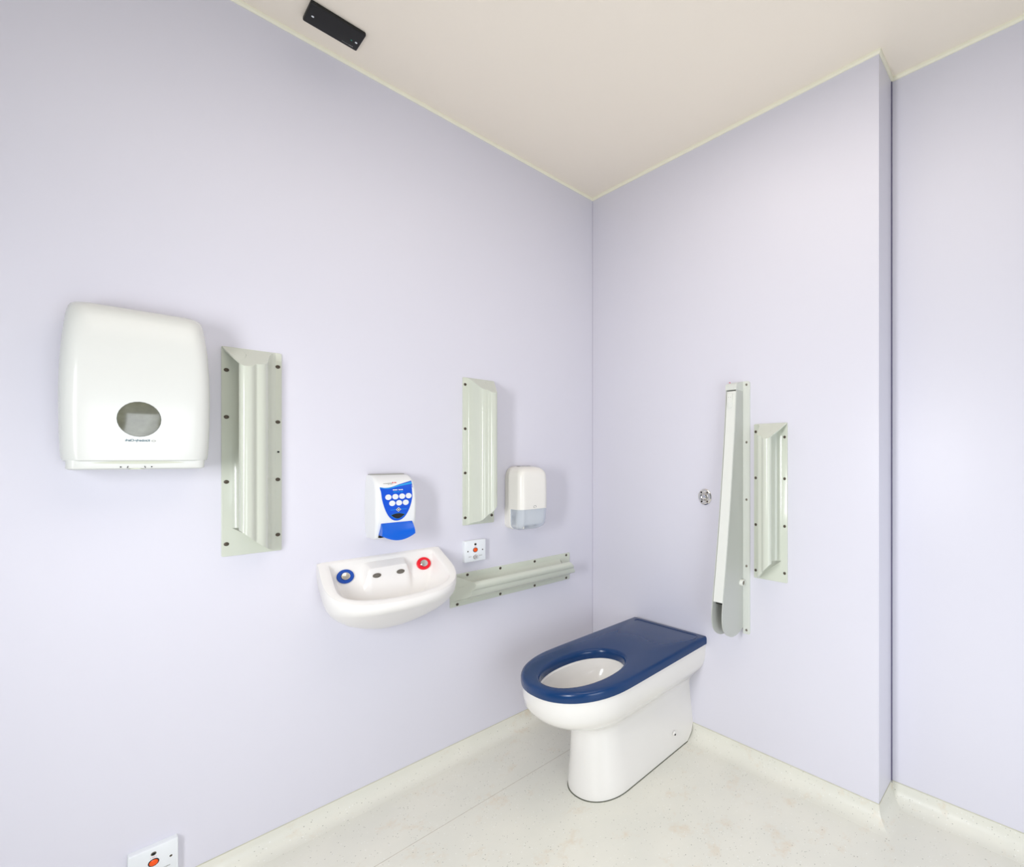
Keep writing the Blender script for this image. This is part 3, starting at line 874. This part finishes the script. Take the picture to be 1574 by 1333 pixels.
# ------------------------------------------------------------------ ceiling unit
cl = thing('ceiling_light_unit', 'black rectangular plastic unit fixed to the ceiling close to the left wall', 'ceiling unit', (0.133, -1.110, ZC))
m_ = MB(); m_.box((-0.046, -0.068, -0.013), (0.046, 0.068, 0.0), 0.004); m_.build('casing', M_BLACK, cl)
for x, y in ((-0.004, -0.053), (-0.006, 0.056)):
    m_ = MB(); m_.lathe([(0.0032, -0.0128), (0.0032, -0.0140), (0.001, -0.0142)], (x, y, 0), n=12); m_.build('screw', M_PWHITE, cl)
m_ = MB(); m_.lathe([(0.0020, -0.0128), (0.0020, -0.0139), (0.0008, -0.0141)], (-0.007, 0.044, 0), n=12); m_.build('indicator', M_GREEN, cl)
m_ = MB(); x = 0.026
for k, n in enumerate((.0024, .0020, .0026, .0018, .0024, .0022, .0020, .0030, .0034, .0040)):
    h = 0.0016 if k < 7 else 0.0030
    m_.add([(-0.033-h*0.4, x, -0.0133), (-0.033+h*0.6, x, -0.0133), (-0.033+h*0.6, x+n*0.8, -0.0133), (-0.033-h*0.4, x+n*0.8, -0.0133)], [(0, 1, 2, 3)]); x += n+0.0004
m_.build('print', M_GREYTX, cl, smooth=0)

# ------------------------------------------------------------------ toilet
tl = thing('toilet', 'white floor-standing toilet pan with a navy blue seat against the right wall', 'toilet', (0.525, 0.0, 0.0))
tl.rotation_euler = (0, 0, R(2.0))
NT = 64


def d_outline(hw, yf, yr, cx=0.0, n=NT, p=2.2, rc=0.0):
    """closed outline by index: starts rear right, goes round the front to rear left, along the back"""
    pts = []
    nb = 8; ns = 10; nf = n-nb-2*ns
    ys = yf+hw*1.02          # where the curved front begins
    for i in range(ns): pts.append((cx+hw, yr+(ys-yr)*i/ns))
    for i in range(nf+1):
        a = PI*i/nf; c, s = math.cos(a), math.sin(a)
        pts.append((cx+hw*math.copysign(abs(c)**(2/p), c), ys+(yf-ys)*abs(s)**(2/p)))
    for i in range(1, ns): pts.append((cx-hw, ys+(yr-ys)*i/ns))
    for i in range(nb): pts.append((cx-hw+2*hw*i/nb, yr))
    return pts


YR = -0.004
body = [  # z, half width, front y, rear y, centre x
    (0.002, .126, -.531, -.052, .022), (0.012, .1265, -.532, -.042, .022), (0.03, .125, -.531, -.022, .022), (0.06, .121, -.528, YR, .021), (0.12, .1135, -.524, YR, .020), (0.18, .108, -.521, YR, .018), (0.225, .1055, -.519, YR, .016),
    (0.236, .1085, -.520, YR, .015), (0.246, .114, -.526, YR, .013), (0.255, .123, -.540, YR, .011), (0.265, .135, -.562, YR, .009), (0.277, .149, -.589, YR, .007), (0.290, .165, -.616, YR, .005), (0.306, .182, -.643, YR, .003), (0.326, .1965, -.664, YR, .001), (0.350, .2065, -.678, YR, 0), (0.380, .210, -.682, YR, 0), (0.412, .211, -.683, YR, 0)]
m_ = MB()
rings = [[(x, y, z) for x, y in d_outline(hw, yf, yr, cx)] for z, hw, yf, yr, cx in body]
m_.loft(rings, True, False)
# rim annulus and inner bowl
HC = (0.014, -0.494)
def hole(a, b, z, cx=HC[0], cy=HC[1], p=2.15):
    out = []
    for (x, y) in d_outline(.211, -.683, YR):
        th = math.atan2(y-cy, x-cx); c, s = math.cos(th), math.sin(th)
        q = (abs(c/a)**p+abs(s/b)**p)**(-1/p)
        out.append((cx+c*q, cy+s*q, z))
    return out
m_.loft([rings[-1], hole(.124, .162, .412), hole(.118, .156, .408), hole(.118, .157, .395), hole(.114, .152, .372), hole(.104, .138, .352, cy=-.490), hole(.090, .116, .333, cy=-.482), hole(.076, .095, .318, cy=-.470),
         hole(.055, .068, .295, cy=-.455), hole(.038, .045, .265, cy=-.440), hole(.030, .032, .22, cy=-.430)], False, True)
m_.build('pan', M_CER, tl, smooth=50)
# seat slab with hole
m_ = MB()
def seat_ring(off, z):
    out = []
    for i, (x, y) in enumerate(d_outline(.2200-off, -.688+off, YR-off*0.6, cx=0.0)):
        tp = 0.0085*max(0, 1+y/0.42)
        out.append((x-math.copysign(tp, x)+0.0045*max(0, 1+y/0.42), y, z))
    return out
zt, zl = 0.447, 0.411
m_.loft([seat_ring(0.006, zl), seat_ring(0.001, zl+0.003), seat_ring(0, zl+0.010), seat_ring(0, zt-0.011), seat_ring(0.0022, zt-0.005), seat_ring(0.007, zt-0.0012), seat_ring(0.013, zt),
         hole(.137, .170, zt), hole(.132, .165, zt-0.0010), hole(.1275, .161, zt-0.005), hole(.1245, .158, zt-0.012), hole(.1235, .157, zl+0.004), hole(.125, .1585, zl), seat_ring(0.006, zl)], False, False)
m_.build('seat', M_SEAT, tl, smooth=50, label='glossy navy blue seat slab')
# shallow moulded line at the rear of the seat
pts = [(-0.165, -0.036, zt)]
pts = [(-0.170+0.0, -0.040, zt), (-0.168, -0.030, zt), (-0.160, -0.026, zt)]+[(-0.160+0.325*i/8, -0.026, zt) for i in range(1, 9)]+[(0.178, -0.029, zt), (0.187, -0.038, zt), (0.190, -0.052, zt), (0.190, -0.075, zt)]
m_ = MB(); m_.tube(pts, 0.0011, 6); m_.build('moulded_line', M_SEATL, tl)
# bolt cap, sealant
m_ = MB(); m_.lathe([(.0085, 0.0), (.0085, .003), (.0065, .0065), (.002, .0075)], (0.1425, -0.135, 0.075), ax=0, n=18); m_.build('bolt_cap', M_CER, tl)
m_ = MB(); m_.lathe([(.0034, 0.0), (.0034, .0078), (.001, .0079)], (0.1435, -0.137, 0.071), ax=0, n=12); m_.build('bolt_hole', M_HOLE, tl)
o = d_outline(.1285, -.5335, -.052, .022)
m_ = MB(); m_.loft([[(x, y, 0.0) for x, y in o], [(x*0.995, y*0.998, 0.0022) for x, y in o]]); m_.build('sealant', M_SEAL, tl, label='dark sealant line round the foot')
